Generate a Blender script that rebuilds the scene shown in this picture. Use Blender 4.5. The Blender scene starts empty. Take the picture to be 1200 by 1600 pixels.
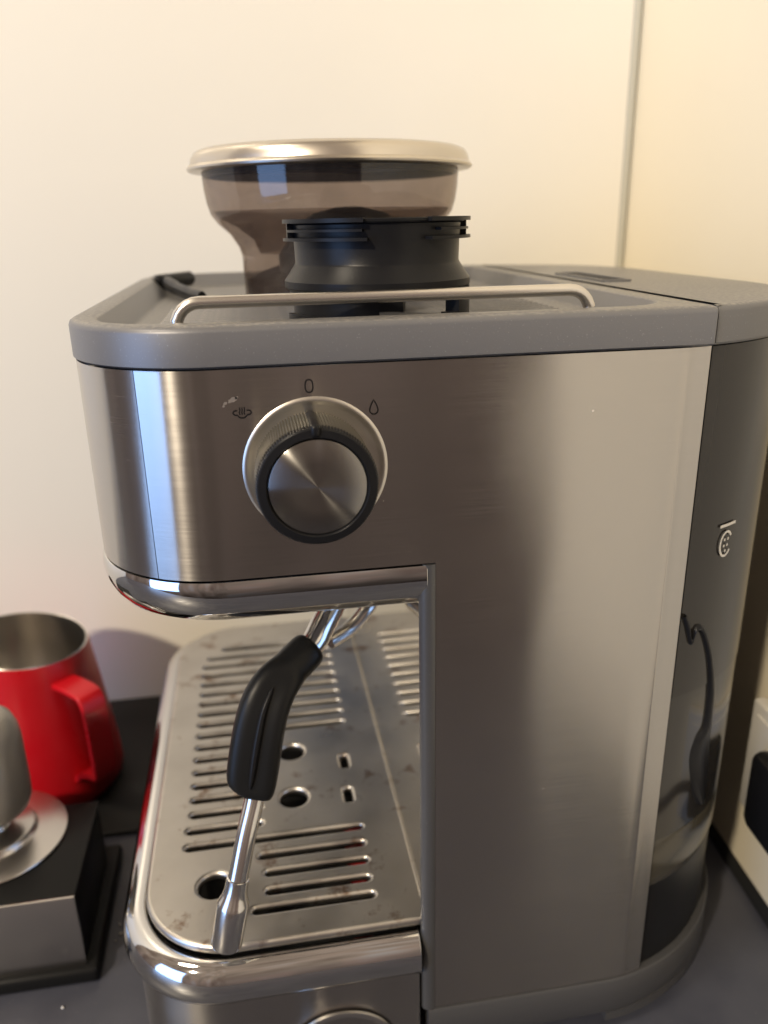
import bpy, bmesh, math, random
from mathutils import Vector, Matrix
R = math.radians
random.seed(7)
scene = bpy.context.scene
COL = scene.collection

# ------------------------------------------------------------------ camera
cam_d = bpy.data.cameras.new('camera')
cam = bpy.data.objects.new('camera', cam_d); COL.objects.link(cam)
P, RO, YW = R(19.8), R(1.2), R(9.0)
fwd = Vector((math.sin(YW)*math.cos(P), math.cos(YW)*math.cos(P), -math.sin(P)))
rgt = Vector((math.cos(YW), -math.sin(YW), 0))
upv = rgt.cross(fwd)
r2 = math.cos(RO)*rgt - math.sin(RO)*upv
u2 = math.cos(RO)*upv + math.sin(RO)*rgt
M3 = Matrix((r2, u2, -fwd)).transposed()
cam.matrix_world = Matrix.Translation((-0.05339, -0.24178, 0.33995)) @ M3.to_4x4()
cam_d.sensor_fit = 'VERTICAL'; cam_d.sensor_height = 36.0; cam_d.sensor_width = 27.0
cam_d.lens = 1262/1600*36
cam_d.clip_start = 0.005; cam_d.clip_end = 50
cam_d.dof.use_dof = True; cam_d.dof.focus_distance = 0.262; cam_d.dof.aperture_fstop = 9.0
scene.camera = cam

# ------------------------------------------------------------------ room light
w = bpy.data.worlds.new('World'); scene.world = w; w.use_nodes = True
nt = w.node_tree
bg = nt.nodes['Background']
tc = nt.nodes.new('ShaderNodeTexCoord'); sp = nt.nodes.new('ShaderNodeSeparateXYZ')
mr = nt.nodes.new('ShaderNodeMapRange'); cr = nt.nodes.new('ShaderNodeValToRGB')
nt.links.new(tc.outputs['Generated'], sp.inputs[0]); nt.links.new(sp.outputs['Z'], mr.inputs[0])
mr.inputs[1].default_value = -1; mr.inputs[2].default_value = 1
nt.links.new(mr.outputs[0], cr.inputs[0]); nt.links.new(cr.outputs[0], bg.inputs[0])
e = cr.color_ramp.elements
e[0].position = 0.0; e[0].color = (0.030, 0.026, 0.024, 1)
e[1].position = 1.0; e[1].color = (0.30, 0.25, 0.20, 1)
x = cr.color_ramp.elements.new(0.24); x.color = (0.040, 0.034, 0.031, 1)
x = cr.color_ramp.elements.new(0.42); x.color = (0.150, 0.122, 0.108, 1)
x = cr.color_ramp.elements.new(0.52); x.color = (0.20, 0.162, 0.142, 1)
x = cr.color_ramp.elements.new(0.66); x.color = (0.27, 0.225, 0.185, 1)
# noise added to the room backdrop: soft upright streaks for the steel to reflect
wm = nt.nodes.new('ShaderNodeMapping'); wm.inputs['Scale'].default_value = (5.0, 5.0, .7)
wn_ = nt.nodes.new('ShaderNodeTexNoise'); wn_.inputs['Scale'].default_value = 1.6; wn_.inputs['Detail'].default_value = 3
wr = nt.nodes.new('ShaderNodeValToRGB'); wx = nt.nodes.new('ShaderNodeMix'); wx.data_type = 'RGBA'; wx.blend_type = 'MULTIPLY'; wx.inputs['Factor'].default_value = 1
we = wr.color_ramp.elements
we[0].position = .34; we[0].color = (.62, .53, .50, 1)
we[1].position = .70; we[1].color = (1.30, 1.36, 1.48, 1)
q = we.new(.50); q.color = (.95, .90, .86, 1)
q = we.new(.56); q.color = (1.12, .98, .92, 1)
nt.links.new(tc.outputs['Generated'], wm.inputs[0]); nt.links.new(wm.outputs[0], wn_.inputs['Vector']); nt.links.new(wn_.outputs['Fac'], wr.inputs[0])
nt.links.new(cr.outputs[0], wx.inputs[6]); nt.links.new(wr.outputs[0], wx.inputs[7]); nt.links.new(wx.outputs[2], bg.inputs[0])
bg.inputs[1].default_value = 1.15

def area(name, loc, target, size, power, color, shape='DISK', size_y=None):
    l = bpy.data.lights.new(name, 'AREA'); l.shape = shape; l.size = size
    if size_y: l.size_y = size_y
    l.energy = power; l.color = color
    o = bpy.data.objects.new(name, l); COL.objects.link(o)
    o.location = loc
    o.rotation_euler = (Vector(target)-Vector(loc)).to_track_quat('-Z', 'Y').to_euler()
    return o
area('ceiling_lamp', (-1.33, -1.42, 1.50), (0, .1, .2), 0.13, 42, (1.0, .85, .64))
area('ceiling_lamp', (-1.10, -0.35, 1.95), (0, .05, .2), 0.45, 15, (1.0, .87, .68))
area('window_light', (-2.2, -1.25, 0.45), (0, 0, .30), 1.2, 30, (.30, .53, 1.0), 'RECTANGLE', 1.8)

scene.view_settings.view_transform = 'Standard'
scene.view_settings.look = 'None'
scene.view_settings.exposure = 0.14
scene.view_settings.gamma = 1.0
scene.cycles.use_denoising = True
scene.cycles.max_bounces = 10
scene.cycles.transparent_max_bounces = 16
scene.cycles.sample_clamp_indirect = 6.0
scene.cycles.caustics_reflective = False
scene.cycles.caustics_refractive = False

# ------------------------------------------------------------------ materials
def mat(name, color=(.5,.5,.5), rough=.5, metal=0.0, **kw):
    m = bpy.data.materials.new(name); m.use_nodes = True
    b = m.node_tree.nodes['Principled BSDF']
    b.inputs['Base Color'].default_value = (*color, 1)
    b.inputs['Roughness'].default_value = rough
    b.inputs['Metallic'].default_value = metal
    for k, v in kw.items(): b.inputs[k].default_value = v
    return m
def N(m, t, **kw):
    n = m.node_tree.nodes.new(t)
    for k, v in kw.items(): setattr(n, k, v)
    return n
def L(m, a, b): m.node_tree.links.new(a, b)
def noise(m, scale, detail=4, mapscale=None, rough=.5):
    t = N(m, 'ShaderNodeTexCoord'); mp = N(m, 'ShaderNodeMapping'); n = N(m, 'ShaderNodeTexNoise')
    L(m, t.outputs['Object'], mp.inputs[0]); L(m, mp.outputs[0], n.inputs['Vector'])
    if mapscale: mp.inputs['Scale'].default_value = mapscale
    n.inputs['Scale'].default_value = scale; n.inputs['Detail'].default_value = detail
    n.inputs['Roughness'].default_value = rough
    return n
def ramp(m, src, stops):
    c = N(m, 'ShaderNodeValToRGB'); L(m, src, c.inputs[0])
    el = c.color_ramp.elements
    el[0].position, el[0].color = stops[0][0], (*stops[0][1], 1)
    el[1].position, el[1].color = stops[-1][0], (*stops[-1][1], 1)
    for p, col in stops[1:-1]:
        q = el.new(p); q.color = (*col, 1)
    return c
def bsdf(m): return m.node_tree.nodes['Principled BSDF']
def bump(m, src, strength, dist=0.001, base=None):
    b = N(m, 'ShaderNodeBump'); b.inputs['Strength'].default_value = strength; b.inputs['Distance'].default_value = dist
    L(m, src, b.inputs['Height'])
    if base: L(m, base, b.inputs['Normal'])
    L(m, b.outputs[0], bsdf(m).inputs['Normal'])
    return b.outputs[0]
def mixc(m, fac, a, b):
    x = N(m, 'ShaderNodeMix', data_type='RGBA')
    if hasattr(fac, 'default_value') or True:
        L(m, fac, x.inputs['Factor'])
    for sock, v in ((x.inputs[6], a), (x.inputs[7], b)):
        if isinstance(v, tuple): sock.default_value = (*v, 1)
        else: L(m, v, sock)
    return x.outputs[2]

def brushed(name, color, rough=.26, aniso=.75, axis='Z', mapscale=(30, 30, 7000), wob=.03, specks=True):
    m = mat(name, color, rough, 1.0, Anisotropic=aniso)
    b = bsdf(m)
    tg = N(m, 'ShaderNodeTangent', direction_type='RADIAL', axis=axis)
    L(m, tg.outputs[0], b.inputs['Tangent'])
    b.inputs['Anisotropic Rotation'].default_value = 0.25
    n1 = noise(m, 1.0, 3, mapscale)
    rr = ramp(m, n1.outputs['Fac'], [(.3, (rough*.86,)*3), (.7, (rough*1.14,)*3)])
    if specks:
        sm = noise(m, 15, 5, rough=.58); sr = ramp(m, sm.outputs['Fac'], [(.48, (0,)*3), (.72, (.04,)*3)])
        ad = N(m, 'ShaderNodeMath', operation='ADD'); L(m, rr.outputs[0], ad.inputs[0]); L(m, sr.outputs[0], ad.inputs[1])
        L(m, ad.outputs[0], b.inputs['Roughness'])
    else:
        L(m, rr.outputs[0], b.inputs['Roughness'])
    colr = ramp(m, n1.outputs['Fac'], [(.25, tuple(c*.95 for c in color)), (.75, tuple(min(1, c*1.04) for c in color))])
    out = colr.outputs[0]
    if specks:                                   # dried water specks and dust stuck on the metal
        v = N(m, 'ShaderNodeTexVoronoi'); v.inputs['Scale'].default_value = 95
        t = N(m, 'ShaderNodeTexCoord'); L(m, t.outputs['Object'], v.inputs['Vector'])
        s1 = ramp(m, v.outputs['Distance'], [(.035, (1,)*3), (.065, (0,)*3)])
        wn = N(m, 'ShaderNodeTexWhiteNoise'); L(m, v.outputs['Position'], wn.inputs['Vector'])
        s2 = ramp(m, wn.outputs['Value'], [(.93, (0,)*3), (.95, (1,)*3)])
        mu = N(m, 'ShaderNodeMath', operation='MULTIPLY'); L(m, s1.outputs[0], mu.inputs[0]); L(m, s2.outputs[0], mu.inputs[1])
        out = mixc(m, mu.outputs[0], out, (.80, .74, .62))
        inv = N(m, 'ShaderNodeMath', operation='SUBTRACT'); inv.inputs[0].default_value = 1.0; L(m, mu.outputs[0], inv.inputs[1])
        L(m, inv.outputs[0], b.inputs['Metallic'])
    L(m, out, b.inputs['Base Color'])
    n2 = noise(m, 11, 1, (1, 1, .55))
    nb = bump(m, n2.outputs['Fac'], wob, .006)
    bump(m, n1.outputs['Fac'], .03, .0001, nb)
    return m

M = {}
M['steel'] = brushed('brushed_steel', (.47, .450, .428), rough=.215, aniso=1.0, wob=.5)
M['steel_knob'] = brushed('turned_steel', (.31, .30, .285), rough=.24, aniso=.97, axis='Y', mapscale=(1, 1, 1), wob=.0, specks=False)
M['chrome'] = mat('chrome', (.64, .635, .625), .05, 1.0)
n = noise(M['chrome'], 30, 3); bump(M['chrome'], n.outputs['Fac'], .035, .002)
M['polish'] = mat('polished_steel', (.66, .64, .60), .07, 1.0)
n = noise(M['polish'], 60, 4)
L(M['polish'], ramp(M['polish'], n.outputs['Fac'], [(.3, (.025,)*3), (.75, (.07,)*3)]).outputs[0], bsdf(M['polish']).inputs['Roughness'])
M['wand'] = mat('wand_steel', (.70, .68, .65), .16, 1.0)
# stamped steel drip plate with coffee stains
m = M['plate'] = mat('satin_steel_plate', (.56, .53, .48), .34, 1.0)
n = noise(m, 34, 5); c1 = ramp(m, n.outputs['Fac'], [(.30, (.50, .47, .425)), (.7, (.60, .57, .52))])
n2 = noise(m, 70, 6, rough=.65)
c2 = ramp(m, n2.outputs['Fac'], [(.575, (0,)*3), (.69, (.85,)*3)])
L(m, mixc(m, c2.outputs[0], c1.outputs[0], (.22, .13, .08)), bsdf(m).inputs['Base Color'])
L(m, ramp(m, n.outputs['Fac'], [(.3, (.27,)*3), (.7, (.40,)*3)]).outputs[0], bsdf(m).inputs['Roughness'])
M['satin'] = mat('satin_steel', (.64, .61, .57), .27, 1.0)
M['bezel'] = mat('bezel_steel', (.56, .53, .48), .34, 1.0)
M['lid'] = mat('lid_steel', (.60, .555, .49), .28, 1.0)
# grey metallic plastic
def plastic(name, col, rough, dust, metal=.35):
    m = mat(name, col, rough, metal)
    n = noise(m, 1900, 2)
    f = ramp(m, n.outputs['Fac'], [(.68, (0,)*3), (.80, (.8,)*3)])
    out = mixc(m, f.outputs[0], col, tuple(min(1, c*2.1+.06) for c in col))
    if dust:
        g = noise(m, 22, 5); h = N(m, 'ShaderNodeNewGeometry'); s = N(m, 'ShaderNodeSeparateXYZ')
        L(m, h.outputs['Normal'], s.inputs[0])
        d = noise(m, 700, 3); dm = ramp(m, d.outputs['Fac'], [(.40, (0,)*3), (.72, (1,)*3)])
        up = ramp(m, s.outputs['Z'], [(.80, (0,)*3), (.98, (1,)*3)])
        a = N(m, 'ShaderNodeMath', operation='MULTIPLY'); L(m, dm.outputs[0], a.inputs[0]); L(m, up.outputs[0], a.inputs[1])
        b2 = N(m, 'ShaderNodeMath', operation='MULTIPLY'); L(m, a.outputs[0], b2.inputs[0]); L(m, g.outputs['Fac'], b2.inputs[1])
        out = mixc(m, b2.outputs[0], out, (.42, .39, .34))
    L(m, out, bsdf(m).inputs['Base Color'])
    bump(m, n.outputs['Fac'], .08, .0003)
    return m
M['deck'] = plastic('grey_metallic_plastic', (.150, .150, .156), .40, True)
M['skirt'] = plastic('grey_skirt_plastic', (.085, .084, .085), .38, False)
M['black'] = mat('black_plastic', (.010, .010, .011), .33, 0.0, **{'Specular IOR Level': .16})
n = noise(M['black'], 900, 3); bump(M['black'], n.outputs['Fac'], .08, .0003)
M['rubber'] = mat('black_rubber', (.010, .010, .010), .36, 0.0, **{'Specular IOR Level': .16})
n = noise(M['rubber'], 260, 4); bump(M['rubber'], n.outputs['Fac'], .05, .0005)
M['knurl'] = mat('dark_knurled_metal', (.16, .15, .125), .42, .8)
M['smear'] = mat('dried_milk', (.24, .21, .185), .55, .4)
M['void'] = mat('black_void', (.006, .006, .006), .7)
M['ink'] = mat('dark_print', (.012, .011, .011), .5, 0.0, **{'Specular IOR Level': .1})
M['white_ink'] = mat('white_print', (.62, .60, .56), .5)
M['tank'] = mat('smoked_tank', (.020, .018, .016), .10, 0.0, **{'IOR': 1.45})
M['tank_pale'] = mat('tank_bottom', (.055, .049, .036), .2)
M['water'] = mat('tank_water_zone', (.024, .022, .020), .10)
# smoked hopper
m = M['smoke'] = bpy.data.materials.new('smoked_clear_plastic'); m.use_nodes = True
nt = m.node_tree; nt.nodes.remove(nt.nodes['Principled BSDF'])
tr = N(m, 'ShaderNodeBsdfTransparent'); tr.inputs[0].default_value = (.585, .525, .49, 1)
df = N(m, 'ShaderNodeBsdfDiffuse'); df.inputs[0].default_value = (.16, .13, .115, 1)
gl = N(m, 'ShaderNodeBsdfGlossy'); gl.inputs['Roughness'].default_value = .05
lw = N(m, 'ShaderNodeLayerWeight'); lw.inputs[0].default_value = .5
pw = N(m, 'ShaderNodeMath', operation='POWER'); L(m, lw.outputs['Facing'], pw.inputs[0]); pw.inputs[1].default_value = 5
fr = N(m, 'ShaderNodeMath', operation='MULTIPLY_ADD'); L(m, pw.outputs[0], fr.inputs[0]); fr.inputs[1].default_value = .45; fr.inputs[2].default_value = .055
nz = noise(m, 55, 5); nr = ramp(m, nz.outputs['Fac'], [(.45, (.10,)*3), (.75, (.26,)*3)])
m1 = N(m, 'ShaderNodeMixShader'); L(m, nr.outputs[0], m1.inputs[0]); L(m, tr.outputs[0], m1.inputs[1]); L(m, df.outputs[0], m1.inputs[2])
m2 = N(m, 'ShaderNodeMixShader'); L(m, fr.outputs[0], m2.inputs[0]); L(m, m1.outputs[0], m2.inputs[1]); L(m, gl.outputs[0], m2.inputs[2])
L(m, m2.outputs[0], nt.nodes['Material Output'].inputs[0])
M['coffee'] = mat('coffee_residue', (.022, .013, .009), .8)
n = noise(M['coffee'], 300, 4); bump(M['coffee'], n.outputs['Fac'], .6, .002)
# setting
m = M['wall'] = mat('painted_wall_panel', (.80, .755, .69), .32)
n = noise(m, 3, 4); L(m, ramp(m, n.outputs['Fac'], [(.3, (.785, .752, .665)), (.7, (.815, .782, .695))]).outputs[0], bsdf(m).inputs['Base Color'])
n = noise(m, 25, 2); bump(m, n.outputs['Fac'], .03, .004)
m = M['wall2'] = mat('cream_wall', (.80, .70, .52), .5)
n = noise(m, 5, 4); L(m, ramp(m, n.outputs['Fac'], [(.3, (.785, .71, .545)), (.7, (.815, .74, .575))]).outputs[0], bsdf(m).inputs['Base Color'])
n = noise(m, 220, 3); bump(m, n.outputs['Fac'], .05, .001)
M['strip'] = mat('grey_green_strip', (.52, .51, .44), .35)
m = M['counter'] = mat('blue_grey_counter', (.070, .072, .085), .36)
n = noise(m, 40, 6); c1 = ramp(m, n.outputs['Fac'], [(.3, (.052, .055, .074)), (.7, (.074, .077, .098))])
n2 = noise(m, 900, 2); c2 = ramp(m, n2.outputs['Fac'], [(.68, (0,)*3), (.76, (1,)*3)])
L(m, mixc(m, c2.outputs[0], c1.outputs[0], (.14, .14, .145)), bsdf(m).inputs['Base Color'])
L(m, ramp(m, n.outputs['Fac'], [(.3, (.30,)*3), (.7, (.45,)*3)]).outputs[0], bsdf(m).inputs['Roughness'])
m = M['red'] = mat('red_lacquer', (.50, .006, .012), .34)
n = noise(m, 45, 6, rough=.6); L(m, ramp(m, n.outputs['Fac'], [(.35, (.27,)*3), (.7, (.46,)*3)]).outputs[0], bsdf(m).inputs['Roughness'])
n = noise(m, 500, 2); bump(m, n.outputs['Fac'], .04, .0004)
M['red_plastic'] = mat('red_plastic', (.35, .004, .006), .4)
M['mat'] = mat('dark_rubber_mat', (.016, .0155, .0145), .55, 0.0, **{'Specular IOR Level': .25})
n = noise(M['mat'], 400, 3); bump(M['mat'], n.outputs['Fac'], .1, .0005)
M['taupe'] = mat('soft_grey_handle', (.40, .375, .335), .38, .3)
M['white_plastic'] = mat('white_plastic', (.72, .70, .65), .35)
M['crumb'] = mat('sugar_crumb', (.75, .72, .66), .6)

# ------------------------------------------------------------------ mesh helpers
def make(name, bm, material, parent=None, sharp=32, smooth=True, recalc=True):
    if recalc: bmesh.ops.recalc_face_normals(bm, faces=bm.faces)
    me = bpy.data.meshes.new(name); bm.to_mesh(me); bm.free()
    if smooth:
        for p in me.polygons: p.use_smooth = True
        me.set_sharp_from_angle(angle=R(sharp))
    me.materials.append(material)
    o = bpy.data.objects.new(name, me); COL.objects.link(o)
    if parent: o.parent = parent
    return o
def thing(name, label, cat, loc=(0,0,0), group=None):
    o = bpy.data.objects.new(name, None); COL.objects.link(o)
    o.empty_display_size = .02; o.location = loc
    o['label'] = label; o['category'] = cat
    if group: o['group'] = group
    return o
def tag(o, label, cat, group=None):
    o['label'] = label; o['category'] = cat
    if group: o['group'] = group
    return o
def attach(o, parent):          # meshes are written in world coordinates
    o.parent = parent
    o.matrix_parent_inverse = Matrix.Translation(parent.location).inverted()
    return o
def part(name, bm, material, parent, **kw):
    o = make(name, bm, material, None, **kw)
    root = parent
    o.parent = parent
    if parent.type == 'EMPTY':
        o.matrix_parent_inverse = Matrix.Translation(parent.location).inverted()
    return o
def loops(bm, rings, closed=True, cap0=False, cap1=False):
    vs = [[bm.verts.new(p) for p in r] for r in rings]
    n = len(rings[0])
    for a, b in zip(vs, vs[1:]):
        for i in range(n if closed else n-1):
            j = (i+1) % n
            bm.faces.new((a[i], a[j], b[j], b[i]))
    if cap0: bm.faces.new(vs[0][::-1])
    if cap1: bm.faces.new(vs[-1])
    return vs
def rpoly(corners, seg=10):
    """corners: (x, y, r) counter-clockwise -> list of 2D points, seg+1 per corner"""
    pts = []; n = len(corners)
    for i, (x, y, r) in enumerate(corners):
        p = Vector((x, y)); a = Vector(corners[i-1][:2]); b = Vector(corners[(i+1) % n][:2])
        da = (a-p).normalized(); db = (b-p).normalized()
        ang = da.angle(db)
        if ang > R(176) or r <= 0:
            for k in range(seg+1):
                t = k/seg-.5
                pts.append(p + (da*(-t)*.004 if t < 0 else db*t*.004))
            continue
        tl = r/math.tan(ang/2)
        cdir = (da+db).normalized(); c = p+cdir*(r/math.sin(ang/2))
        s = p+da*tl; en = p+db*tl
        a0 = math.atan2(s.y-c.y, s.x-c.x); a1 = math.atan2(en.y-c.y, en.x-c.x)
        d = (a1-a0+math.pi) % (2*math.pi)-math.pi
        for k in range(seg+1):
            t = a0+d*k/seg
            pts.append(Vector((c.x+r*math.cos(t), c.y+r*math.sin(t))))
    return pts
def offset(pts, d, closed=True):
    """shift along outward normal (ccw outline)"""
    out = []; n = len(pts)
    for i, p in enumerate(pts):
        if closed: a, b = pts[i-1], pts[(i+1) % n]
        else: a, b = pts[max(i-1, 0)], pts[min(i+1, n-1)]
        t = (b-a)
        if t.length < 1e-9: t = Vector((1, 0))
        t.normalize(); out.append(p+Vector((t.y, -t.x))*d)
    return out
def at(pts, z): return [Vector((p.x, p.y, z)) for p in pts]
def lathe(bm, prof, c=(0,0), seg=64, cap0=False, cap1=False, axis='Z', a0=0, a1=2*math.pi):
    """prof: (radius, height). axis Z: around (c.x,c.y). axis Y: c=(x,z), height = y"""
    full = abs(a1-a0-2*math.pi) < 1e-6
    n = seg if full else seg+1
    rings = []
    for r, h in prof:
        ring = []
        for k in range(n):
            t = a0+(a1-a0)*k/seg
            if axis == 'Z': ring.append(Vector((c[0]+r*math.cos(t), c[1]+r*math.sin(t), h)))
            else: ring.append(Vector((c[0]+r*math.cos(t), h, c[1]+r*math.sin(t))))
        rings.append(ring)
    return loops(bm, rings, full, cap0, cap1)
def bez(pts, n=8):
    """Catmull-Rom through pts"""
    P_ = [Vector(p) for p in pts]; P_ = [P_[0]*2-P_[1]]+P_+[P_[-1]*2-P_[-2]]
    out = []
    for i in range(1, len(P_)-2):
        for k in range(n):
            t = k/n; a, b, c, d = P_[i-1:i+3]
            out.append(.5*((2*b)+(c-a)*t+(2*a-5*b+4*c-d)*t*t+(3*b-a-3*c+d)*t*t*t))
    out.append(P_[-2]); return out
def tube(bm, path, rad, seg=16, caps=True, flat=None):
    path = [Vector(p) for p in path]; n = len(path)
    rads = rad if isinstance(rad, (list, tuple)) else [rad]*n
    up = None; rings = []
    for i, p in enumerate(path):
        t = (path[min(i+1, n-1)]-path[max(i-1, 0)]).normalized()
        if up is None:
            up = Vector((0, 1, 0)) if abs(t.y) < .9 else Vector((1, 0, 0))
        s = t.cross(up).normalized(); up = s.cross(t).normalized()
        rings.append([p+(s*math.cos(a)+up*math.sin(a)*(flat or 1))*rads[i] for a in [2*math.pi*k/seg for k in range(seg)]])
    loops(bm, rings, True, caps, caps)
def box(bm, lo, hi, bev=0, seg=2):
    r = bmesh.ops.create_cube(bm, size=1)
    for v in r['verts']:
        v.co = Vector([lo[i]+(v.co[i]+.5)*(hi[i]-lo[i]) for i in range(3)])
    if bev:
        ed = list({e for v in r['verts'] for e in v.link_edges})
        bmesh.ops.bevel(bm, geom=ed, offset=bev, segments=seg, profile=.5, affect='EDGES')
def ribbon(bm, pts, wd, to3, closed=False):
    """flat stroke of width wd along 2D pts, mapped by to3"""
    pts = [Vector(p) for p in pts]; n = len(pts)
    L_, R_ = [], []
    for i, p in enumerate(pts):
        a = pts[i-1] if (closed or i > 0) else p
        b = pts[(i+1) % n] if (closed or i < n-1) else p
        t = (b-a).normalized(); nn = Vector((-t.y, t.x))*wd/2
        L_.append(bm.verts.new(to3(p+nn))); R_.append(bm.verts.new(to3(p-nn)))
    for i in range(n if closed else n-1):
        j = (i+1) % n
        bm.faces.new((L_[i], L_[j], R_[j], R_[i]))

# ------------------------------------------------------------------ setting
WB = 0.314                                                     # back wall
def wall_x(y): return 0.2083-0.080*(0.314-y)                   # right wall runs slightly off square
bm = bmesh.new(); box(bm, (-1.6, -.30, -.035), (.30, WB+.06, 0), .003)
o = make('counter', bm, M['counter']); o['kind'] = 'structure'
bm = bmesh.new(); box(bm, (-1.6, WB, -.03), (.2020, WB+.02, 1.3))
o = make('back_wall', bm, M['wall'], smooth=False); o['kind'] = 'structure'
bm = bmesh.new(); box(bm, (.2022, WB-.0006, -.03), (.2075, WB+.019, 1.3), .0008)
o = make('corner_strip', bm, M['strip']); o['kind'] = 'structure'
bm = bmesh.new()
q = [(wall_x(.40), .40), (wall_x(-.34), -.34), (wall_x(-.34)+.05, -.34), (wall_x(.40)+.05, .40)]
loops(bm, [[Vector((*p, z)) for p in q] for z in (-.9, 1.3)], True, True, True)
o = make('side_wall', bm, M['wall2'], smooth=False); o['kind'] = 'structure'
bm = bmesh.new()                                               # dark sealant joint along the side wall
loops(bm, [[Vector((wall_x(y)-.0035, y, 0)), Vector((wall_x(y)-.0028, y, .003)), Vector((wall_x(y)-.0002, y, .0062)), Vector((wall_x(y)+.002, y, .0062)), Vector((wall_x(y)+.002, y, -.002))] for y in (WB-.001, -.295)], True, True, True)
o = make('wall_joint', bm, M['void']); o['kind'] = 'structure'

# ------------------------------------------------------------------ espresso machine
EM = thing('espresso_machine', 'brushed stainless steel espresso machine with dial knob, drip tray and steam wand on counter', 'coffee machine', (0.02, .14, 0))
FX, W = -.111, .280
RC, RR = .045, .085                    # front corner radius, rear radius
body = rpoly([(FX, 0, RC), (.160, 0, RR), (.160, W, RR), (FX, W, RC)], 24)     # ccw seen from above: front-right corner first
# perimeter helper: points of the side/front/rear outline
def arc(cx, cy, r, a0, a1, n): return [Vector((cx+r*math.cos(R(a0+(a1-a0)*k/n)), cy+r*math.sin(R(a0+(a1-a0)*k/n)))) for k in range(n+1)]
SEAM = -.0883
aS = math.degrees(math.acos((SEAM-(FX+RC))/RC))                # angle on front corner where the seam lies
aE = math.degrees(math.acos((.0940-.075)/RR))
side_pts = arc(FX+RC, RC, RC, -aS, -90, 8) + [Vector((x_, 0)) for x_ in (-.06, -.045, -.03, -.015, 0.0, .002, .015, .03, .045, .06)] + arc(.075, RR, RR, -90, -aE, 8)
fold = [Vector((x_, RR-math.sqrt(RR**2-(x_-.075)**2)-d_)) for x_, d_ in ((.0850, 0), (.0854, .00016), (.0858, .00022), (.0862, .00016), (.0866, 0))]   # soft fold line near the rear edge
side_pts = sorted([p for p in side_pts if not .0843 < p.x < .0873] + fold, key=lambda p: p.x)
def panel(pts, flip=False):
    bm = bmesh.new()
    f = (lambda p: Vector((p.x, W-p.y))) if flip else (lambda p: p)
    za = (.2325, .266, .2998)
    zb = (.0302, .08, .13, .18, .2325, .266, .2998)
    A = [p for p in pts if p.x <= .0021]; B = [p for p in pts if p.x >= .0019]
    for P_, Z in ((A, za), (B, zb)):
        loops(bm, [[Vector((*f(p), z)) for p in P_] for z in Z], False)
    bmesh.ops.remove_doubles(bm, verts=bm.verts, dist=1e-5)
    bmesh.ops.recalc_face_normals(bm, faces=bm.faces)
    if (sum(f_.normal.y for f_ in bm.faces) > 0) != flip: bmesh.ops.reverse_faces(bm, faces=bm.faces)
    return bm
for fl in (False, True):
    o = part('side_panel', panel(side_pts, fl), M['steel'], EM, recalc=False)
    s = o.modifiers.new('thickness', 'SOLIDIFY'); s.thickness = .0012; s.offset = -1; o.modifiers.new('crease', 'EDGE_SPLIT').split_angle = R(30)
# curved front panel between the two seams
fp = arc(FX+RC, RC, RC, -aS-.35, -180, 16)
fp = fp + [Vector((p.x, W-p.y)) for p in fp[::-1]]
bm = bmesh.new(); loops(bm, [at(fp, z) for z in (.2325, .266, .2998)], False)
bmesh.ops.recalc_face_normals(bm, faces=bm.faces)
if sum(f_.normal.x for f_ in bm.faces) > 0: bmesh.ops.reverse_faces(bm, faces=bm.faces)
o = part('front_panel', bm, M['steel'], EM, recalc=False)
s = o.modifiers.new('thickness', 'SOLIDIFY'); s.thickness = .0012; s.offset = -1; o.modifiers.new('crease', 'EDGE_SPLIT').split_angle = R(30)
# dark core behind the panels (seen in the seams)
core = offset(body, -.0022)
bm = bmesh.new()
cr_ = [p for p in core]
loops(bm, [at([Vector((min(p.x, .155), p.y)) for p in cr_], z) for z in (.2225, .3005)], True, True, True)
part('inner_shell', bm, M['void'], EM)
# chrome moulding under the head
hd = rpoly([(FX, 0, RC), (.0005, 0, .0005), (.0005, W, .0005), (FX, W, RC)], 24)
prof = [(-.0012, .2322), (.0002, .2318), (.0008, .2300), (.0009, .2272), (.0004, .2240), (-.0010, .2205), (-.0035, .2172), (-.0075, .2148), (-.0120, .2138), (-.018, .2134), (-.03, .2134)]
bm = bmesh.new()
rings = []
for d, z in prof:
    rings.append(at(rpoly([(FX-d, -d, RC+d), (-.0008, -d, .0003), (-.0008, W+d, .0003), (FX-d, W+d, RC+d)], 24), z))
loops(bm, rings, True, True, True)
part('head_trim', bm, M['chrome'], EM, sharp=50)
# group head under the brew head
bm = bmesh.new(); lathe(bm, [(.028, .2130), (.028, .2095), (.026, .2085), (.023, .2083)], (-.066, .150), 48, True, True)
gh = part('group_head', bm, M['black'], EM)
# lower main body: mirror-polished splash panel, edge strip, inner block
bm = bmesh.new(); box(bm, (.0, .0030, .0500), (.0022, W-.003, .2225))
part('splash_panel', bm, M['polish'], EM, smooth=False)
bm = bmesh.new()
loops(bm, [[Vector(p+(z,)) for p in ((-.0030, .0042), (-.0034, .0022), (-.0026, .0004), (-.0010, -.0005), (.0008, -.0006), (.0019, -.0001), (.0019, .0042))] for z in (.0300, .2320)], True, True, True)
part('panel_edge', bm, M['skirt'], EM, sharp=50)
bm = bmesh.new()
c2 = [p for p in offset(body, -.0024)]
loops(bm, [at([Vector((max(p.x, .0024), p.y)) for p in c2], z) for z in (.028, .2224)], True, True, True)
part('body_core', bm, M['black'], EM)
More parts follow.
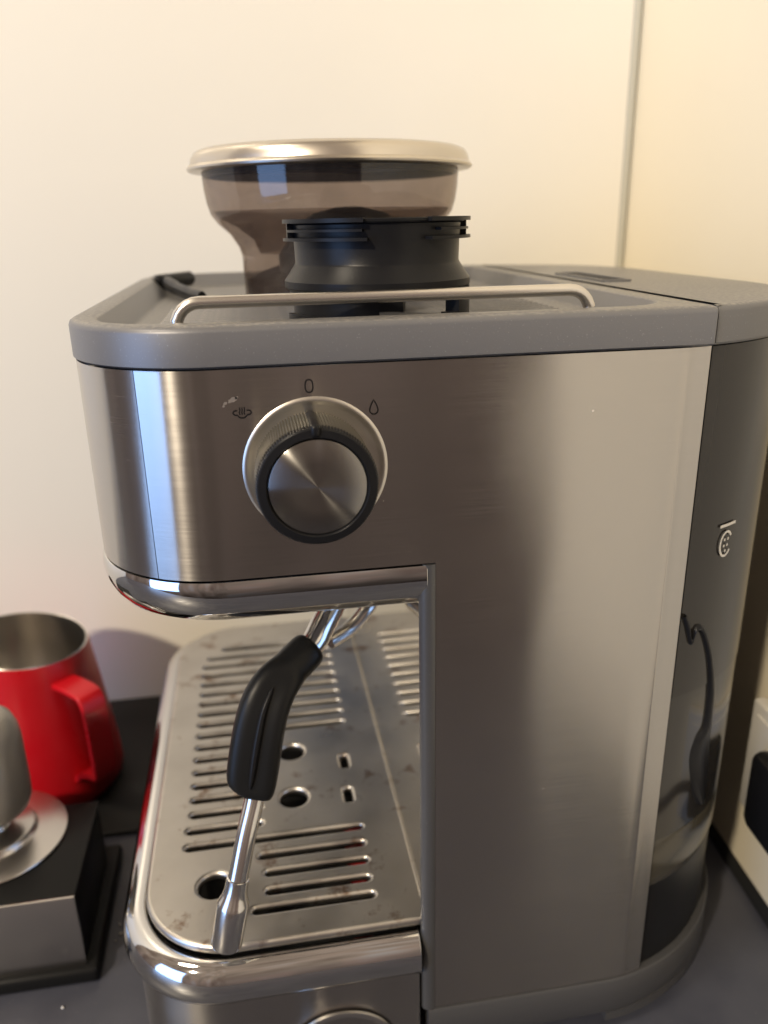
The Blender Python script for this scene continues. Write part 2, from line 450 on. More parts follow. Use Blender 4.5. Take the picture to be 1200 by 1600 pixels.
# base skirt
bm = bmesh.new()
sk = [Vector((max(p.x, -.0008), p.y)) for p in body]
rings = [at(offset(sk, -.004), .010), at(offset(sk, .0002), .0105), at(offset(sk, .0010), .012), at(offset(sk, .0010), .0285), at(offset(sk, .0004), .0296), at(offset(sk, -.0035), .0299)]
rings = [[Vector((max(p.x, -.0008), p.y, p.z)) for p in r_] for r_ in rings]
loops(bm, rings, True, True, True)
o = part('base_skirt', bm, M['skirt'], EM)
hl = [Vector((max(p.x, .079), p.y)) for p in offset(body, .0006)]
bm = bmesh.new(); loops(bm, [at(hl, .0058), at(hl, .0104)], True, True, True); part('skirt_heel', bm, M['skirt'], EM)
for (fx, fy) in ((.055, .03), (.055, W-.03), (-.095, .05), (-.095, W-.05)):
    bm = bmesh.new(); lathe(bm, [(.011, 0.0), (.012, .002), (.012, .012)], (fx, fy), 24, True, True); part('foot', bm, M['rubber'], EM)

# water tank at the rear
tp = arc(.075, RR, RR, -aE+.9, 0, 26)
tp = tp + [Vector((p.x, W-p.y)) for p in tp[::-1]]
tp = offset(tp, -.0008, False)
def tank_band(z0, z1, ins=0, inset_top=0, inset_bot=0):
    bm = bmesh.new()
    rings = [at(offset(tp, -ins-inset_bot, False), z0), at(offset(tp, -ins, False), z0+max(inset_bot, .0005)), at(offset(tp, -ins, False), z1-.0005), at(offset(tp, -ins-inset_top, False), z1)]
    loops(bm, rings, False); return bm
TK = part('water_tank', tank_band(.1665, .2995), M['tank'], EM)
bm = tank_band(.0985, .1663, .0003); part('water_level', bm, M['water'], TK)
bm = bmesh.new()                              # pale rounded tank bottom
rings = []
for d, z in [(-.0030, .0982), (-.0012, .0976), (-.0006, .0960), (-.0006, .078), (-.0022, .070), (-.006, .0655), (-.012, .0635), (-.020, .063)]:
    rings.append(at(offset(tp, d, False), z))
loops(bm, rings, False); part('tank_base', bm, M['tank_pale'], TK)
def tank_pt(ang, z, out=.0006):
    a = R(ang); rr = RR+out-.0008
    return Vector((.075+rr*math.cos(a), RR+rr*math.sin(a), z))
# plug's reflection in the tank, built as a black crescent following the curved wall
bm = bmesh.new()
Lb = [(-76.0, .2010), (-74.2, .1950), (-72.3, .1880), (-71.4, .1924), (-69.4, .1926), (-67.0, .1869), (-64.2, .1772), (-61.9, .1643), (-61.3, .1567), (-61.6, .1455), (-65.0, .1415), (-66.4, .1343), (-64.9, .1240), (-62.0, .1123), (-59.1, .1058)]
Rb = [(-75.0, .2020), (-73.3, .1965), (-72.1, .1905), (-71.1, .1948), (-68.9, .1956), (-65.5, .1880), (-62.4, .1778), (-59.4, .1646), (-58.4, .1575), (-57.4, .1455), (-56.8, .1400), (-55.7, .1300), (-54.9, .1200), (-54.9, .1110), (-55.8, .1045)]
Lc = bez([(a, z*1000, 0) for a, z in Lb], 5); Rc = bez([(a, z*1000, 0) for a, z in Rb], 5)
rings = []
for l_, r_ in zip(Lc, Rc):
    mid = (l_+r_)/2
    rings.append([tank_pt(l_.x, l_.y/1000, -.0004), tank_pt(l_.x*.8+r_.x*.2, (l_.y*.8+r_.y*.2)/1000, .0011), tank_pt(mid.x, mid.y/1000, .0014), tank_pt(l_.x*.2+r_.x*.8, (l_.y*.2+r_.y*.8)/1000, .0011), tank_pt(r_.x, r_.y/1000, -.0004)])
loops(bm, rings, False); part('plug_reflection', bm, M['black'], TK, sharp=80)
# white filter mark printed on the tank
bm = bmesh.new()
def tk(p): return tank_pt(-63.4+(p.x/RR)*57.3, .2262+p.y, .0006)
ring_ = [(0.0034*math.cos(t), .0048*math.sin(t)) for t in [R(35+290*k/24) for k in range(25)]]
ribbon(bm, ring_, .0009, tk)
ribbon(bm, [(-.0046, .0075), (0, .0075), (.0050, .0075)], .0011, tk)
for (a_, b_) in ((-.001, .0018), (.0011, .0018), (-.0011, -.0006), (.0010, -.0006), (0, -.0027)):
    ribbon(bm, [(a_-.0004, b_), (a_+.0004, b_)], .0010, tk)
part('filter_symbol', bm, M['white_ink'], TK, smooth=False)

# top deck
def deck_loop(dx, ins, r1, r2, z):
    c = [(FX+ins, ins, r1), (.0935-dx, ins, r2), (.0935-dx, W-ins, r2), (FX+ins, W-ins, r1)]
    return at(rpoly(c, 16), z)
bm = bmesh.new()
rings = [deck_loop(0, .004, RC-.004, .0006, .3001), deck_loop(0, .0004, RC, .0006, .3001), deck_loop(0, -.0007, RC+.0007, .0006, .3009), deck_loop(0, -.0007, RC+.0007, .0006, .3106),
         deck_loop(0, -.0003, RC+.0003, .0006, .3117), deck_loop(.0003, .0008, RC-.0008, .0008, .3124), deck_loop(.0006, .0025, RC-.0025, .001, .3127), deck_loop(.0095, .0090, .026, .017, .3127),
         deck_loop(.0103, .0099, .0255, .0165, .3123), deck_loop(.0135, .0150, .022, .014, .3062), deck_loop(.0148, .0166, .021, .013, .3055)]
loops(bm, rings, True, True, True)
DK = part('top_deck', bm, M['deck'], EM, sharp=40)
rib0 = None
for i in range(17):
    y = .0275+i*.0062
    if rib0 is None:
        bm = bmesh.new(); box(bm, (-.086, -.0011, .3053), (.068, .0011, .3064), .0005, 2)
        rib0 = part('rib', bm, M['deck'], DK); rb = rib0
    else:
        rb = rib0.copy(); COL.objects.link(rb)
    rb.location = (0, y, 0)
# tank lid behind the seam
bm = bmesh.new()
lidp = [Vector((.0943, .0))] + [p for p in arc(.075, RR, RR, -aE+.6, 0, 26)]
lidp = lidp + [Vector((p.x, W-p.y)) for p in lidp[::-1]]
lidp[0] = Vector((.0943, .0030)); lidp[-1] = Vector((.0943, W-.0030))
def lid_ring(d, z):
    r_ = offset(lidp, d); return at([Vector((max(p.x, .0943), min(max(p.y, .0012), W-.0012))) for p in r_], z)
rings = [lid_ring(-.004, .3001), lid_ring(0, .3001), lid_ring(.0007, .3009), lid_ring(.0007, .3106), lid_ring(.0003, .3117), lid_ring(-.0008, .3124), lid_ring(-.0025, .3127)]
loops(bm, rings, True, True, True)
TL = part('tank_lid', bm, M['deck'], EM, sharp=40)
bm = bmesh.new(); box(bm, (.1035, .108, .3120), (.1145, .168, .3131), .0005); g = part('grip_slot', bm, M['void'], TL)
bm = bmesh.new()
fr_ = rpoly([(.1022, .1065, .003), (.1158, .1065, .003), (.1158, .1695, .003), (.1022, .1695, .003)], 6)
fi_ = rpoly([(.1037, .1085, .002), (.1143, .1085, .002), (.1143, .1675, .002), (.1037, .1675, .002)], 6)
loops(bm, [at(fr_, .3126), at(fr_, .3136), at(fi_, .3136), at(fi_, .3126)], True); part('slot_frame', bm, M['deck'], TL)
# cup rail
bm = bmesh.new()
ry = .0165
pth = [(-.0752, ry, .3100), (-.0752, ry, .3128)] + [(-.0752+.0072*(1-math.cos(R(a))), ry, .3112+.0066*math.sin(R(a))) for a in range(15, 91, 15)] \
    + [(x_*.01, ry, .3178) for x_ in range(-6, 5)] + [(.0572-.0072*(1-math.cos(R(a))), ry, .3112+.0066*math.sin(R(a))) for a in range(90, 0, -15)] + [(.0572, ry, .3128), (.0572, ry, .3100)]
tube(bm, pth, .00195, 16); part('cup_rail', bm, M['satin'], EM, sharp=60)

# dial knob on the side panel
KX, KZ = -.0362, .2680
bm = bmesh.new()
lathe(bm, [(.0232, .0003), (.0226, 0), (.0221, -.0003), (.0216, -.00045), (.0211, -.0004), (.0204, -.0002), (.0196, -.0001), (.0170, -.0001)], (KX, KZ), 96, axis='Y')
KB = part('knob_bezel', bm, M['bezel'], EM, sharp=60)
bm = bmesh.new()
KX -= .0011
seg = 240
def knurl(prof_):
    return [[Vector((KX+(r_+(.00018 if j % 2 else -.00018)*k)*math.cos(2*math.pi*j/seg), y, KZ+(r_+(.00018 if j % 2 else -.00018)*k)*math.sin(2*math.pi*j/seg))) for j in range(seg)] for r_, y, k in prof_]
loops(bm, knurl([(.0176, -.0172, 1), (.0179, -.0174, 1), (.0178, -.0190, .8), (.0175, -.0198, .3), (.0171, -.0202, 0), (.0150, -.0205, 0), (.0146, -.0200, 0), (.0144, -.0190, 0)]), True, True, True)
KN = part('knob', bm, M['black'], EM, sharp=28)
bm = bmesh.new(); loops(bm, knurl([(.0160, .0005, 0), (.0178, .0003, 1), (.0177, -.0172, 1), (.0165, -.0172, 0)]), True, False, False)
part('knurled_ring', bm, M['knurl'], KN, sharp=28)
bm = bmesh.new(); lathe(bm, [(.01440, -.0194), (.01432, -.0199), (.0141, -.02005), (.007, -.02010), (.0003, -.02012)], (KX, KZ), 96, False, True, axis='Y')
part('knob_face', bm, M['steel_knob'], KN, sharp=60)
bm = bmesh.new()
pr = [(-.0014, -.0205), (.0014, -.0205), (.0016, -.0022), (-.0016, -.0022)]
box(bm, (KX-.0014, -.0212, KZ+.0150), (KX+.0014, -.0012, KZ+.0188), .0011, 3)
part('pointer', bm, M['black'], KN)
# printed symbols
def sp3(cx, cz): return lambda p: Vector((cx+p.x, -.00025, cz+p.y))
bm = bmesh.new()
ov = [Vector((.00115*math.copysign(abs(math.cos(t))**.75, math.cos(t)), .0019*math.copysign(abs(math.sin(t))**.8, math.sin(t)))) for t in [2*math.pi*k/40 for k in range(40)]]
ribbon(bm, ov, .00042, sp3(-.0371, .2938), True); part('off_symbol', bm, M['ink'], EM, smooth=False)
bm = bmesh.new()
dr = [Vector((0, .0025)), Vector((-.0004, .0018)), Vector((-.0009, .0008))] + [Vector((.0013*math.cos(t), -.0007+.0013*math.sin(t))) for t in [R(165+210*k/20) for k in range(21)]] + [Vector((.0009, .0008)), Vector((.0004, .0018))]
ribbon(bm, dr, .00040, sp3(-.0176, .2861), True); part('water_symbol', bm, M['ink'], EM, smooth=False)
bm = bmesh.new(); S = sp3(-.0576, .2868)
for xx in (-.0006, .0001, .0008):
    ribbon(bm, [(xx, .0016), (xx+.0001, .0009), (xx-.0001, .0001), (xx, -.0006)], .00038, S)
ribbon(bm, [(-.0010+.0010*math.cos(t)-.0006, .0000+.0007*math.sin(t)) for t in [R(70+220*k/14) for k in range(15)]], .00042, S)
ribbon(bm, [(.0012+.0010*math.cos(t)+.0006, .0000+.0007*math.sin(t)) for t in [R(110-220*k/14) for k in range(15)]], .00042, S)
ribbon(bm, [(.0001+.0013*math.cos(t), -.0007+.0009*math.sin(t)) for t in [R(190+160*k/14) for k in range(15)]], .00042, S)
part('steam_symbol', bm, M['ink'], EM, smooth=False)

bm = bmesh.new()
for (cx, cz, rx, rz) in ((-.0600, .2908, .0016, .0009), (-.0622, .2899, .0007, .0005), (-.0588, .2914, .0006, .0004), (-.0628, .2890, .0004, .0004)):
    c_ = [bm.verts.new((cx+rx*math.cos(t)*random.uniform(.7, 1.2), -.0002, cz+rz*math.sin(t)*random.uniform(.7, 1.2)+.25*rx*math.cos(t))) for t in [2*math.pi*k/14 for k in range(14)]]
    bm.faces.new(c_)
o = part('dried_smear', bm, M['smear'], EM, smooth=False); o['kind'] = 'stuff'

# drip tray
TR_IN = lambda ins, r: rpoly([(-.1135+ins, .0042+ins, r), (-.0006, .0042+ins, .0012), (-.0006, .2720-ins, .0012), (-.1135+ins, .2720-ins, r)], 20)
def tring(d): return rpoly([(-.1205-d, .0006-d, .040+d), (-.0042, .0006-d, .0003), (-.0042, W-.0006+d, .0003), (-.1205-d, W-.0006+d, .040+d)], 20)
bm = bmesh.new()
loops(bm, [at(tring(-.004), .004), at(tring(-.0005), .0045), at(tring(0), .0060), at(tring(0), .0535)], True, True, False)
def clampx(r_): return [Vector((min(p.x, -.0042), p.y, p.z)) for p in r_]
DT = part('drip_tray', bm, M['steel'], EM)
bm = bmesh.new()
tin = rpoly([(-.1137, .0040, .037), (-.0042, .0040, .0006), (-.0042, .2722, .0006), (-.1137, .2722, .037)], 20)
rings = [at(tring(-.001), .0520)] + [clampx(at(tring(d), z)) for d, z in [(.0012, .0524), (.0034, .0540), (.0046, .0570), (.0049, .0605), (.0044, .0640), (.0030, .0672), (.0010, .0693)]]
rings += [clampx(at([a.lerp(b, t) for a, b in zip(tring(.0010), tin)], z)) for t, z in [(.35, .0706), (.7, .0708), (1.0, .0704)]]
rings += [clampx(at(offset(tin, -.0006), .0690)), clampx(at(offset(tin, -.0010), .064))]
loops(bm, rings, True, False, False)
part('tray_rim', bm, M['chrome'], DT, sharp=60)
# stamped steel plate with real slots and holes (filled 2D curve)
def plate_mesh():
    cu = bpy.data.curves.new('plate', 'CURVE'); cu.dimensions = '2D'; cu.fill_mode = 'BOTH'
    cu.extrude = .0004; cu.bevel_depth = .0017; cu.bevel_resolution = 3
    def spl(pts):
        s = cu.splines.new('POLY'); s.points.add(len(pts)-1); s.use_cyclic_u = True
        for q_, p in zip(s.points, pts): q_.co = (p[0], p[1], 0, 1)
    spl(rpoly([(-.1127, .0052, .036), (-.0012, .0052, .002), (-.0012, .2710, .002), (-.1127, .2710, .036)], 14))
    def slot(x0, x1, y, hw):
        n_ = 6
        spl([(x1-hw+hw*math.cos(R(-90+180*k/n_)), y+hw*math.sin(R(-90+180*k/n_))) for k in range(n_+1)] + [(x0+hw+hw*math.cos(R(90+180*k/n_)), y+hw*math.sin(R(90+180*k/n_))) for k in range(n_+1)])
    hw = .0034
    for y, x0, x1 in [(.0198, -.0715, -.0175), (.0292, -.0660, -.0180), (.0395, -.0660, -.0175), (.0500, -.0685, -.0175), (.0607, -.1010, -.0170), (.0714, -.1010, -.0630)]:
        slot(x0, x1, y, hw)
    for k in range(16):
        y = .0821+.01060*k
        full = y > .140
        x0 = -.1000 if k < 14 else (-.0975 if k == 14 else -.0885)
        slot(x0, -.0160 if full else -.0630, y, hw)
    for (hx, hy, hr) in [(-.0482, .1228, .0082), (-.0490, .0862, .0084), (-.0856, .0365, .0086)]:
        spl([(hx+hr*math.cos(2*math.pi*k/32), hy+hr*math.sin(2*math.pi*k/32)) for k in range(32)])
    for (hx, hy) in [(-.0215, .1100), (-.0226, .0838)]:
        spl(rpoly([(hx-.0036, hy-.0070, .0030), (hx+.0036, hy-.0070, .0030), (hx+.0036, hy+.0070, .0030), (hx-.0036, hy+.0070, .0030)], 5))
    t = bpy.data.objects.new('tmp', cu); COL.objects.link(t)
    me = bpy.data.meshes.new_from_object(t.evaluated_get(bpy.context.evaluated_depsgraph_get()))
    bpy.data.objects.remove(t)
    return me
me = plate_mesh(); me.name = 'drip_plate'; me.materials.clear(); me.materials.append(M['plate'])
for p in me.polygons: p.use_smooth = True
me.set_sharp_from_angle(angle=R(60))
o = bpy.data.objects.new('drip_plate', me); COL.objects.link(o); o.parent = DT; o.location = (0, 0, .0738)
bm = bmesh.new(); loops(bm, [at(tring(-.006), z_) for z_ in (.046, .048)], True, True, True); part('tray_floor', bm, M['void'], DT, smooth=False)
bm = bmesh.new(); box(bm, (-.0262, .0470, .0485), (-.0185, .086, .0690), .002); part('float', bm, M['red_plastic'], DT)
bm = bmesh.new(); lathe(bm, [(.0235, -.0002), (.0232, -.0012), (.0215, -.0016), (.0205, -.0010), (.0200, .0001)], (-.0375, .0135), 64, axis='Y')
part('tray_pull', bm, M['satin'], DT, sharp=60)

# steam wand
WD_pts = [(-.0727, .0005, .1118), (-.0685, .0055, .1265), (-.0638, .012, .1403), (-.0609, .0145, .1543), (-.0581, .017, .1662), (-.0550, .0203, .1755), (-.0510, .024, .1808), (-.0460, .028, .1845), (-.0389, .034, .1872), (-.0337, .040, .1928), (-.0284, .047, .1990), (-.0250, .053, .2070), (-.0240, .056, .2180)]
bm = bmesh.new(); wpath = bez(WD_pts, 8); tube(bm, wpath, [.0038+.0013*min(1, max(0, (i_/len(wpath)-.45)*4)) for i_ in range(len(wpath))], 20)
SW = part('steam_wand', bm, M['wand'], EM, sharp=60)
bm = bmesh.new()
axis_d = (Vector((-.0793, -.004, .0849))-Vector(WD_pts[0])).normalized()
p0 = Vector(WD_pts[0])
prof = [(.0000, .0037), (.0004, .0042), (.0050, .0043), (.0075, .0048), (.0098, .0057), (.0108, .0060), (.0114, .0061), (.0272, .0059), (.0282, .0054), (.0284, .0030), (.0270, .0020)]
tube(bm, [p0+axis_d*(h-.0005) for h, r_ in prof], [r_ for h, r_ in prof], 32)
part('nozzle', bm, M['wand'], SW, sharp=40)
bm = bmesh.new(); tube(bm, bez([(-0.0292, 0.07, 0.1682), (-0.0199, 0.076, 0.1703), (-0.0126, 0.08, 0.1758), (-0.0085, 0.083, 0.1825), (-0.006500000000000001, 0.084, 0.214)], 8), .0034, 16)
part('hot_water_spout', bm, M['wand'], EM, sharp=60)
# grip: lofted rounded section along the wand
def grip():
    bm = bmesh.new()
    view = Vector((.10, .95, -.30)).normalized(); ribs = []
    st = [  # point on wand, half width to the left, half width to the right, half thickness
        ((-.0642, .0115, .1390), .0020, .0046, .0050), ((-.0640, .0118, .1397), .0045, .0064, .0070), ((-.0634, .0124, .1425), .0098, .0071, .0078),
        ((-.0629, .0129, .1448), .0114, .0073, .0080), ((-.0618, .0138, .1500), .0118, .0074, .0080), ((-.0604, .0150, .1565), .0118, .0073, .0080), ((-.0586, .0166, .1640), .0118, .0072, .0080),
        ((-.0563, .0190, .1715), .0116, .0072, .0080), ((-.0535, .0218, .1770), .0108, .0072, .0078), ((-.0500, .0249, .1810), .0088, .0072, .0075), ((-.0482, .0264, .1824), .0074, .0073, .0073),
        ((-.0474, .0271, .1830), .0072, .0073, .0073), ((-.0430, .0307, .1852), .0072, .0073, .0073), ((-.0400, .0331, .1866), .0071, .0072, .0072), ((-.0392, .0338, .1870), .0057, .0057, .0057)]
    rings = []
    for i, (p, wl, wr, th) in enumerate(st):
        a = Vector(st[max(i-1, 0)][0]); b = Vector(st[min(i+1, len(st)-1)][0])
        t = (b-a).normalized(); s = t.cross(view).normalized()
        if s.x < 0: s = -s
        d = s.cross(t).normalized()
        if d.y > 0: d = -d
        ring = []
        for k in range(44):
            an = 2*math.pi*k/44; cx, sx = math.cos(an), math.sin(an)
            e_ = .48 if i < 10 else .85
            xx = math.copysign(abs(cx)**e_, cx)*(wr if cx > 0 else wl)
            yy = math.copysign(abs(sx)**e_, sx)*th
            # long finger rib on the facing side
            if sx > .2 and 3 <= i <= 8: yy -= .0010*math.exp(-((xx+.0018)/.0025)**2)
            ring.append(Vector(p)+s*xx+d*yy)
        rings.append(ring)
        if 3 <= i <= 8: ribs.append(Vector(p)-s*.0018+d*(th-.0001))
    loops(bm, rings, True, True, True)
    return bm, ribs
gbm, gribs = grip()
o = part('grip', gbm, M['rubber'], SW, sharp=70)
sd = o.modifiers.new('smooth', 'SUBSURF'); sd.levels = 1; sd.render_levels = 1

bm = bmesh.new(); gp = bez(gribs, 6); tube(bm, gp, [.0003+.0009*math.sin(math.pi*k/(len(gp)-1))**.5 for k in range(len(gp))], 10)
part('grip_rib', bm, M['black'], SW, sharp=70)
# bean hopper
HX, HY = -.0115, .158
bm = bmesh.new()
lathe(bm, [(.0425, .3058), (.0428, .3260), (.0440, .3300), (.0475, .3355), (.0525, .3400), (.0555, .3440), (.0570, .3490), (.0578, .3545), (.0584, .3640)], (HX, HY), 96)
HP = part('bean_hopper', bm, M['smoke'], EM, sharp=60)
bm = bmesh.new()
lathe(bm, [(.0580, .3618), (.0632, .3618), (.0643, .3624), (.0645, .3632), (.0640, .3640), (.0632, .3644), (.0629, .3655), (.0624, .3675), (.0612, .3694), (.0585, .3706), (.0500, .3711), (.02, .3714), (.001, .3715)], (HX, HY), 96, False, True)
part('lid', bm, M['lid'], HP, sharp=40)
bm = bmesh.new(); lathe(bm, [(.0548, .3455), (.0520, .3425), (.0440, .3385), (.0370, .3330), (.0345, .3270)], (HX, HY), 96)
part('inner_funnel', bm, M['smoke'], HP, sharp=60)
bm = bmesh.new(); lathe(bm, [(.0578, .3635), (.0578, .3600), (.0560, .3596), (.0560, .3635)], (HX, HY), 96); part('lid_seal', bm, M['black'], HP)
bm = bmesh.new(); lathe(bm, [(.0340, .3058), (.0340, .326), (.0260, .338), (.0170, .3440), (.0060, .3465), (.0004, .3468)], (HX+.008, HY), 48, False, True)
part('burr_cone', bm, M['black'], HP, sharp=60)
bm = bmesh.new()                                # leftover grounds in the neck
seg = 64; rings = []
for j, (r_, z) in enumerate([(.0415, .3062), (.0415, .3150), (.030, .3185), (.015, .3175), (.0005, .318)]):
    rings.append([Vector((HX+r_*math.cos(2*math.pi*k/seg), HY+r_*math.sin(2*math.pi*k/seg), z+(.0022*math.sin(5.1*k/seg*2*math.pi+1)*math.sin(3*k/seg*2*math.pi) if j in (1, 2) else 0))) for k in range(seg)])
loops(bm, rings, True, False, True); part('coffee_grounds', bm, M['coffee'], HP)

# ------------------------------------------------------------------ loose things on the deck
DC = thing('dosing_collar', 'black plastic ring collar with finned rim standing in front of the bean hopper', 'collar', (-.0075, .052, .3064))
CX, CY = -.0075, .0520
bm = bmesh.new()
lathe(bm, [(.0270, .3390), (.0272, .3406), (.0276, .3410), (.0302, .3410), (.0305, .3407), (.0305, .3400), (.0302, .3396), (.0292, .3392), (.0288, .3340), (.0286, .3270), (.0290, .3262), (.0318, .3222), (.0326, .3212), (.0326, .3190), (.0318, .3182), (.0285, .3182), (.0270, .3200), (.0270, .3390)], (CX, CY), 96)
DB = part('collar_body', bm, M['black'], DC, sharp=30)
def arcblock(r0, r1, z0, z1, a0, a1, seg=20):
    bm = bmesh.new(); sec = [(r0, z0), (r1, z0), (r1, z1), (r0, z1)]
    rings = [[Vector((CX+r*math.cos(R(a0+(a1-a0)*k/seg)), CY+r*math.sin(R(a0+(a1-a0)*k/seg)), z)) for r, z in sec] for k in range(seg+1)]
    loops(bm, rings, True, True, True); return bm
for a0, a1, e0, e1 in ((184, 254, 186, 250), (294, 356, 298, 352)):
    part('fin', arcblock(.0285, .0326, .3398, .3411, a0, a1), M['black'], DC)
    part('fin', arcblock(.0285, .0318, .3370, .3378, e0+4, e1+3), M['black'], DC)
    part('fin', arcblock(.0285, .0326, .3342, .3352, a0, a1+2), M['black'], DC)
    ea = a0 if a0 < 200 else a1-4
    part('fin_end', arcblock(.0285, .0314, .3342, .3400, ea+1, ea+4, 4), M['black'], DC)
for a0, a1, r1 in ((182, 262, .0300), (300, 357, .0326), (60, 130, .0300)):
    part('leg', arcblock(.0275, r1, .3064, .3184, a0 if a0 != 300 else 318, a1), M['black'], DC)
part('foot_ring', arcblock(.0275, .0322, .3064, .3105, 186, 266), M['black'], DC)
part('foot_ring', arcblock(.0275, .0324, .3064, .3108, 312, 357), M['black'], DC)
part('lower_band', arcblock(.0278, .0312, .3155, .3184, 182, 290), M['black'], DC)

BR = thing('cleaning_brush', 'small black cleaning brush lying on the grey top of the machine', 'brush', (-.09, .21, .3064))
bm = bmesh.new()
tube(bm, bez([(-.0945, .214, .3112), (-.088, .190, .3100), (-.080, .162, .3092), (-.0735, .142, .3090)], 6), [.0038]*6+[.0034]*6+[.0030]*7, 12, flat=.7)
part('brush_handle', bm, M['black'], BR)
bm = bmesh.new(); tube(bm, [(-.1010, .218, .3110), (-.0995, .220, .3115), (-.0850, .242, .3118), (-.0835, .2445, .3112)], [.0022, .0040, .0040, .0022], 12)
part('brush_head', bm, M['black'], BR)
bm = bmesh.new()
for k in range(70):
    t = random.random(); b = Vector((-.0995, .220, .3118)).lerp(Vector((-.085, .242, .3118)), t)
    tip = b+Vector((-.004+random.uniform(-.0015, .0015), .002+random.uniform(-.001, .001), .0022+random.uniform(-.0018, .0014)))
    tube(bm, [b, tip], [.00022, .00012], 4, False)
o = part('bristles', bm, M['black'], BR); o['kind'] = 'stuff'

# ------------------------------------------------------------------ left of the machine
bm = bmesh.new()
mp_ = rpoly([(-.42, .1655, .006), (-.126, .1655, .006), (-.126, .3125, .004), (-.42, .3125, .004)], 5)
loops(bm, [at(mp_, 0.0), at(mp_, .0026), at(offset(mp_, -.0008), .0032)], True, True, True)
tag(make('rubber_mat', bm, M['mat']), 'dark rubber mat lying under the red milk jug by the wall', 'mat')

JX, JY, JZ = -.2035, .2250, .0034
JG = thing('milk_jug', 'red lacquered milk frothing jug with bare steel inside standing on dark mat', 'jug', (JX, JY, JZ))
bm = bmesh.new(); seg = 72
prof = [(.030, 0), (.0425, .0006), (.0460, .0030), (.0470, .0070), (.0466, .014), (.0440, .040), (.0408, .068), (.0384, .088), (.0374, .1000), (.0370, .1015)]
rings = []
for r_, z in prof:
    ring = []
    for k in range(seg):
        t = 2*math.pi*k/seg
        sp_ = math.exp(-((t-math.pi)/.34)**2)*max(0, (z-.06)/.042)       # pouring lip points away to the left
        dip = .0045*math.cos(t-math.pi)*max(0, (z-.07)/.03)
        ring.append(Vector((JX+(r_+.012*sp_)*math.cos(t), JY+(r_+.012*sp_)*math.sin(t), JZ+z+dip+.004*sp_)))
    rings.append(ring)
loops(bm, rings, True, True, False); JB = part('jug_body', bm, M['red'], JG, sharp=50)
bm = bmesh.new(); rings = []
for r_, z in [(.0370, .1015), (.0366, .1021), (.0358, .1017), (.0360, .1000), (.0370, .088), (.0395, .068), (.0428, .040), (.0452, .014), (.044, .004), (.001, .003)]:
    ring = []
    for k in range(seg):
        t = 2*math.pi*k/seg
        sp_ = math.exp(-((t-math.pi)/.34)**2)*max(0, (z-.06)/.042)
        dip = .0045*math.cos(t-math.pi)*max(0, (z-.07)/.03)
        ring.append(Vector((JX+(r_+.012*sp_)*math.cos(t), JY+(r_+.012*sp_)*math.sin(t), JZ+z+dip+.004*sp_)))
    rings.append(ring)
loops(bm, rings, True, False, True); part('jug_lining', bm, M['satin'], JG, sharp=60)
# strap handle towards the room
hd_ = Vector((.70, -.714, 0)); sdv = Vector((.714, .70, 0))
def jh(u, z): return Vector((JX, JY, JZ))+hd_*u+Vector((0, 0, z))
bm = bmesh.new()
pth = [jh(.036, .0850), jh(.048, .0858), jh(.058, .0858), jh(.0625, .0848), jh(.0650, .0815), jh(.0660, .074), jh(.0668, .060), jh(.0672, .046), jh(.0672, .0355), jh(.0665, .0325), jh(.062, .0322)]
rings = []
for i, p in enumerate(pth):
    t = (pth[min(i+1, len(pth)-1)]-pth[max(i-1, 0)]).normalized(); nn = t.cross(sdv).normalized()*.0017
    hwd = sdv*.0075
    rings.append([p+hwd+nn, p+hwd-nn, p-hwd-nn, p-hwd+nn])
loops(bm, rings, True, True, True)
o = part('jug_handle', bm, M['red'], JG, sharp=50)
bv = o.modifiers.new('soft', 'BEVEL'); bv.width = .0007; bv.segments = 2
bm = bmesh.new()
rings = []
for u, z in [(.040, .0190), (.052, .0290), (.0655, .0335)]:
    c = jh(u, z); t = Vector((hd_.x*.8, hd_.y*.8, .5)).normalized(); nn = t.cross(sdv).normalized()*.0016; hwd = sdv*.0072
    rings.append([c+hwd+nn, c+hwd-nn, c-hwd-nn, c-hwd+nn])
loops(bm, rings, True, True, True); part('handle_foot', bm, M['red'], JG, sharp=50)

TS = thing('tamping_stand', 'black tamping stand with brushed steel front plate beside the drip tray', 'tamping stand', (-.205, .105, 0))
bm = bmesh.new(); box(bm, (-.262, .0650, 0), (-.1470, .1500, .0085), .0025, 3); part('stand_base', bm, M['rubber'], TS)
bm = bmesh.new(); box(bm, (-.258, .0700, .0080), (-.1530, .1370, .0478), .0015, 2); part('stand_body', bm, M['black'], TS)
bm = bmesh.new(); box(bm, (-.258, .0682, .0075), (-.1524, .0698, .0500), .0006, 2); part('front_plate', bm, M['satin'], TS)
bm = bmesh.new(); box(bm, (-.257, .0702, .0470), (-.1524, .1366, .0494), .0008, 2); part('top_pad', bm, M['rubber'], TS)
TP = thing('tamper', 'coffee tamper with rounded grey handle and flat steel disc resting on the tamping stand', 'tamper', (-.200, .1160, .0495))
TX, TY = -.2000, .1160
bm = bmesh.new(); lathe(bm, [(.033, .0496), (.0350, .0500), (.0353, .0506), (.0350, .0512), (.0330, .0517), (.0215, .0532), (.0205, .0545), (.0200, .0562), (.0190, .0568), (.012, .0572), (.0095, .0585)], (TX, TY), 72, True, True)
part('tamper_disc', bm, M['satin'], TP, sharp=40)
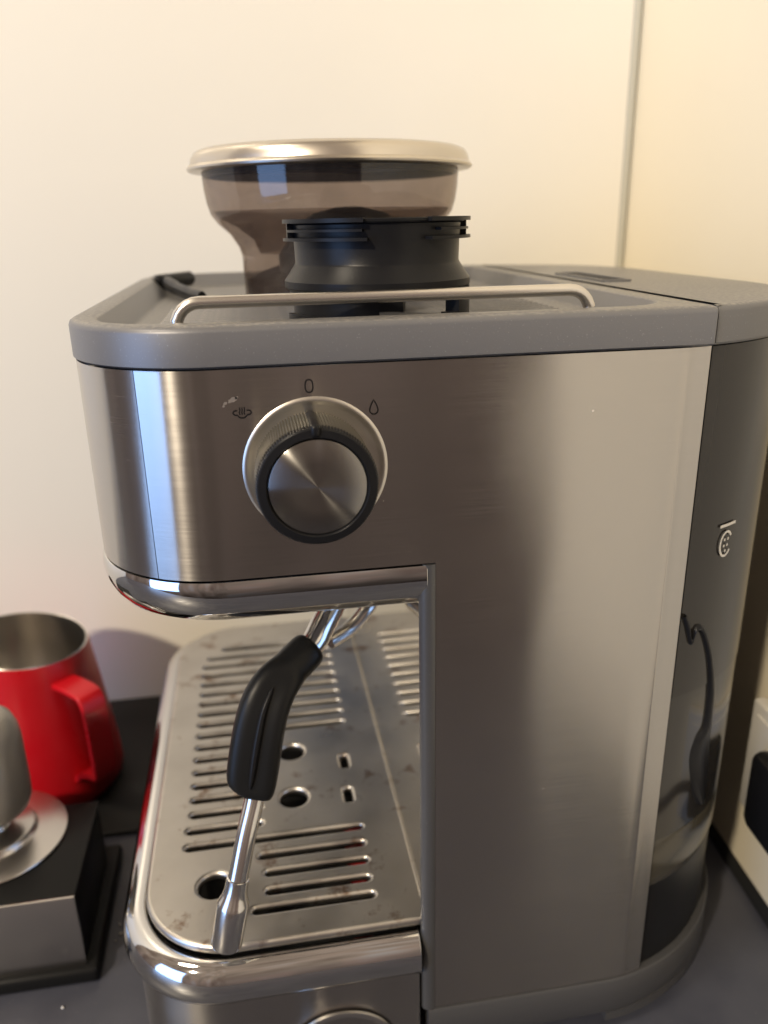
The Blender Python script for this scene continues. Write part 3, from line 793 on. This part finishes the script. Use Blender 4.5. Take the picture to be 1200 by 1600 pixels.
bm = bmesh.new(); lathe(bm, [(.0095, .0580), (.0090, .0640), (.0095, .0690)], (TX, TY), 48, True, True); part('tamper_neck', bm, M['wand'], TP)
bm = bmesh.new(); lathe(bm, [(.0100, .0672), (.0165, .0675), (.0200, .0695), (.0213, .0730), (.0216, .0800), (.0216, .1050), (.0210, .1110), (.0190, .1165), (.0150, .1205), (.0090, .1225), (.0005, .1230)], (TX, TY), 64, True, True)
part('tamper_handle', bm, M['taupe'], TP, sharp=50)

# ------------------------------------------------------------------ wall socket at the right
def wp(y, z, out=0.0):                       # point on the side wall
    return Vector((wall_x(y)-out, y, z))
WS = thing('wall_socket', 'white wall socket plate on the cream side wall behind the machine', 'socket', wp(.040, .075))
def wall_box(y0, y1, z0, z1, o0, o1, bev):
    bm = bmesh.new(); box(bm, (-o1, y0, z0), (-o0, y1, z1), bev, 2)
    for v in bm.verts: v.co.x += wall_x(v.co.y)
    return bm
part('socket_plate', wall_box(-.012, .0720, .0500, .1130, 0.0, .0080, .002), M['white_plastic'], WS)
part('socket_insert', wall_box(-.006, .0660, .0555, .1075, .0078, .0092, .0006), M['white_plastic'], WS)
PL = thing('power_plug', 'black power plug pushed into the white wall socket', 'plug', wp(.045, .07, .0102))
bm = wall_box(.004, .0480, .0600, .1020, .0093, .0220, .005); part('plug_body', bm, M['black'], PL)
pth = bez([wp(.010, .080, .018), wp(-.012, .078, .026), wp(-.040, .050, .032), wp(-.08, .0034, .030), wp(-.15, .0034, .024), wp(-.22, .0034, .020)], 8)
bm = bmesh.new(); tube(bm, pth, .0030, 12); part('plug_cord', bm, M['black'], PL)

# crumbs on the counter
cr0 = None
spots = [(-.1425, .098), (-.1412, .092), (-.1432, .088), (-.1310, .152), (-.1290, .160), (-.1620, .054)]
for i, (cx, cy) in enumerate(spots):
    bm = bmesh.new(); bmesh.ops.create_icosphere(bm, subdivisions=1, radius=.0005+.0003*random.random())
    for v in bm.verts: v.co *= random.uniform(.7, 1.25)
    o = make('crumb', bm, M['crumb']); o.location = (cx, cy, .0006)
    tag(o, 'tiny pale crumb lying on the blue grey counter', 'crumb', 'crumbs on the counter')
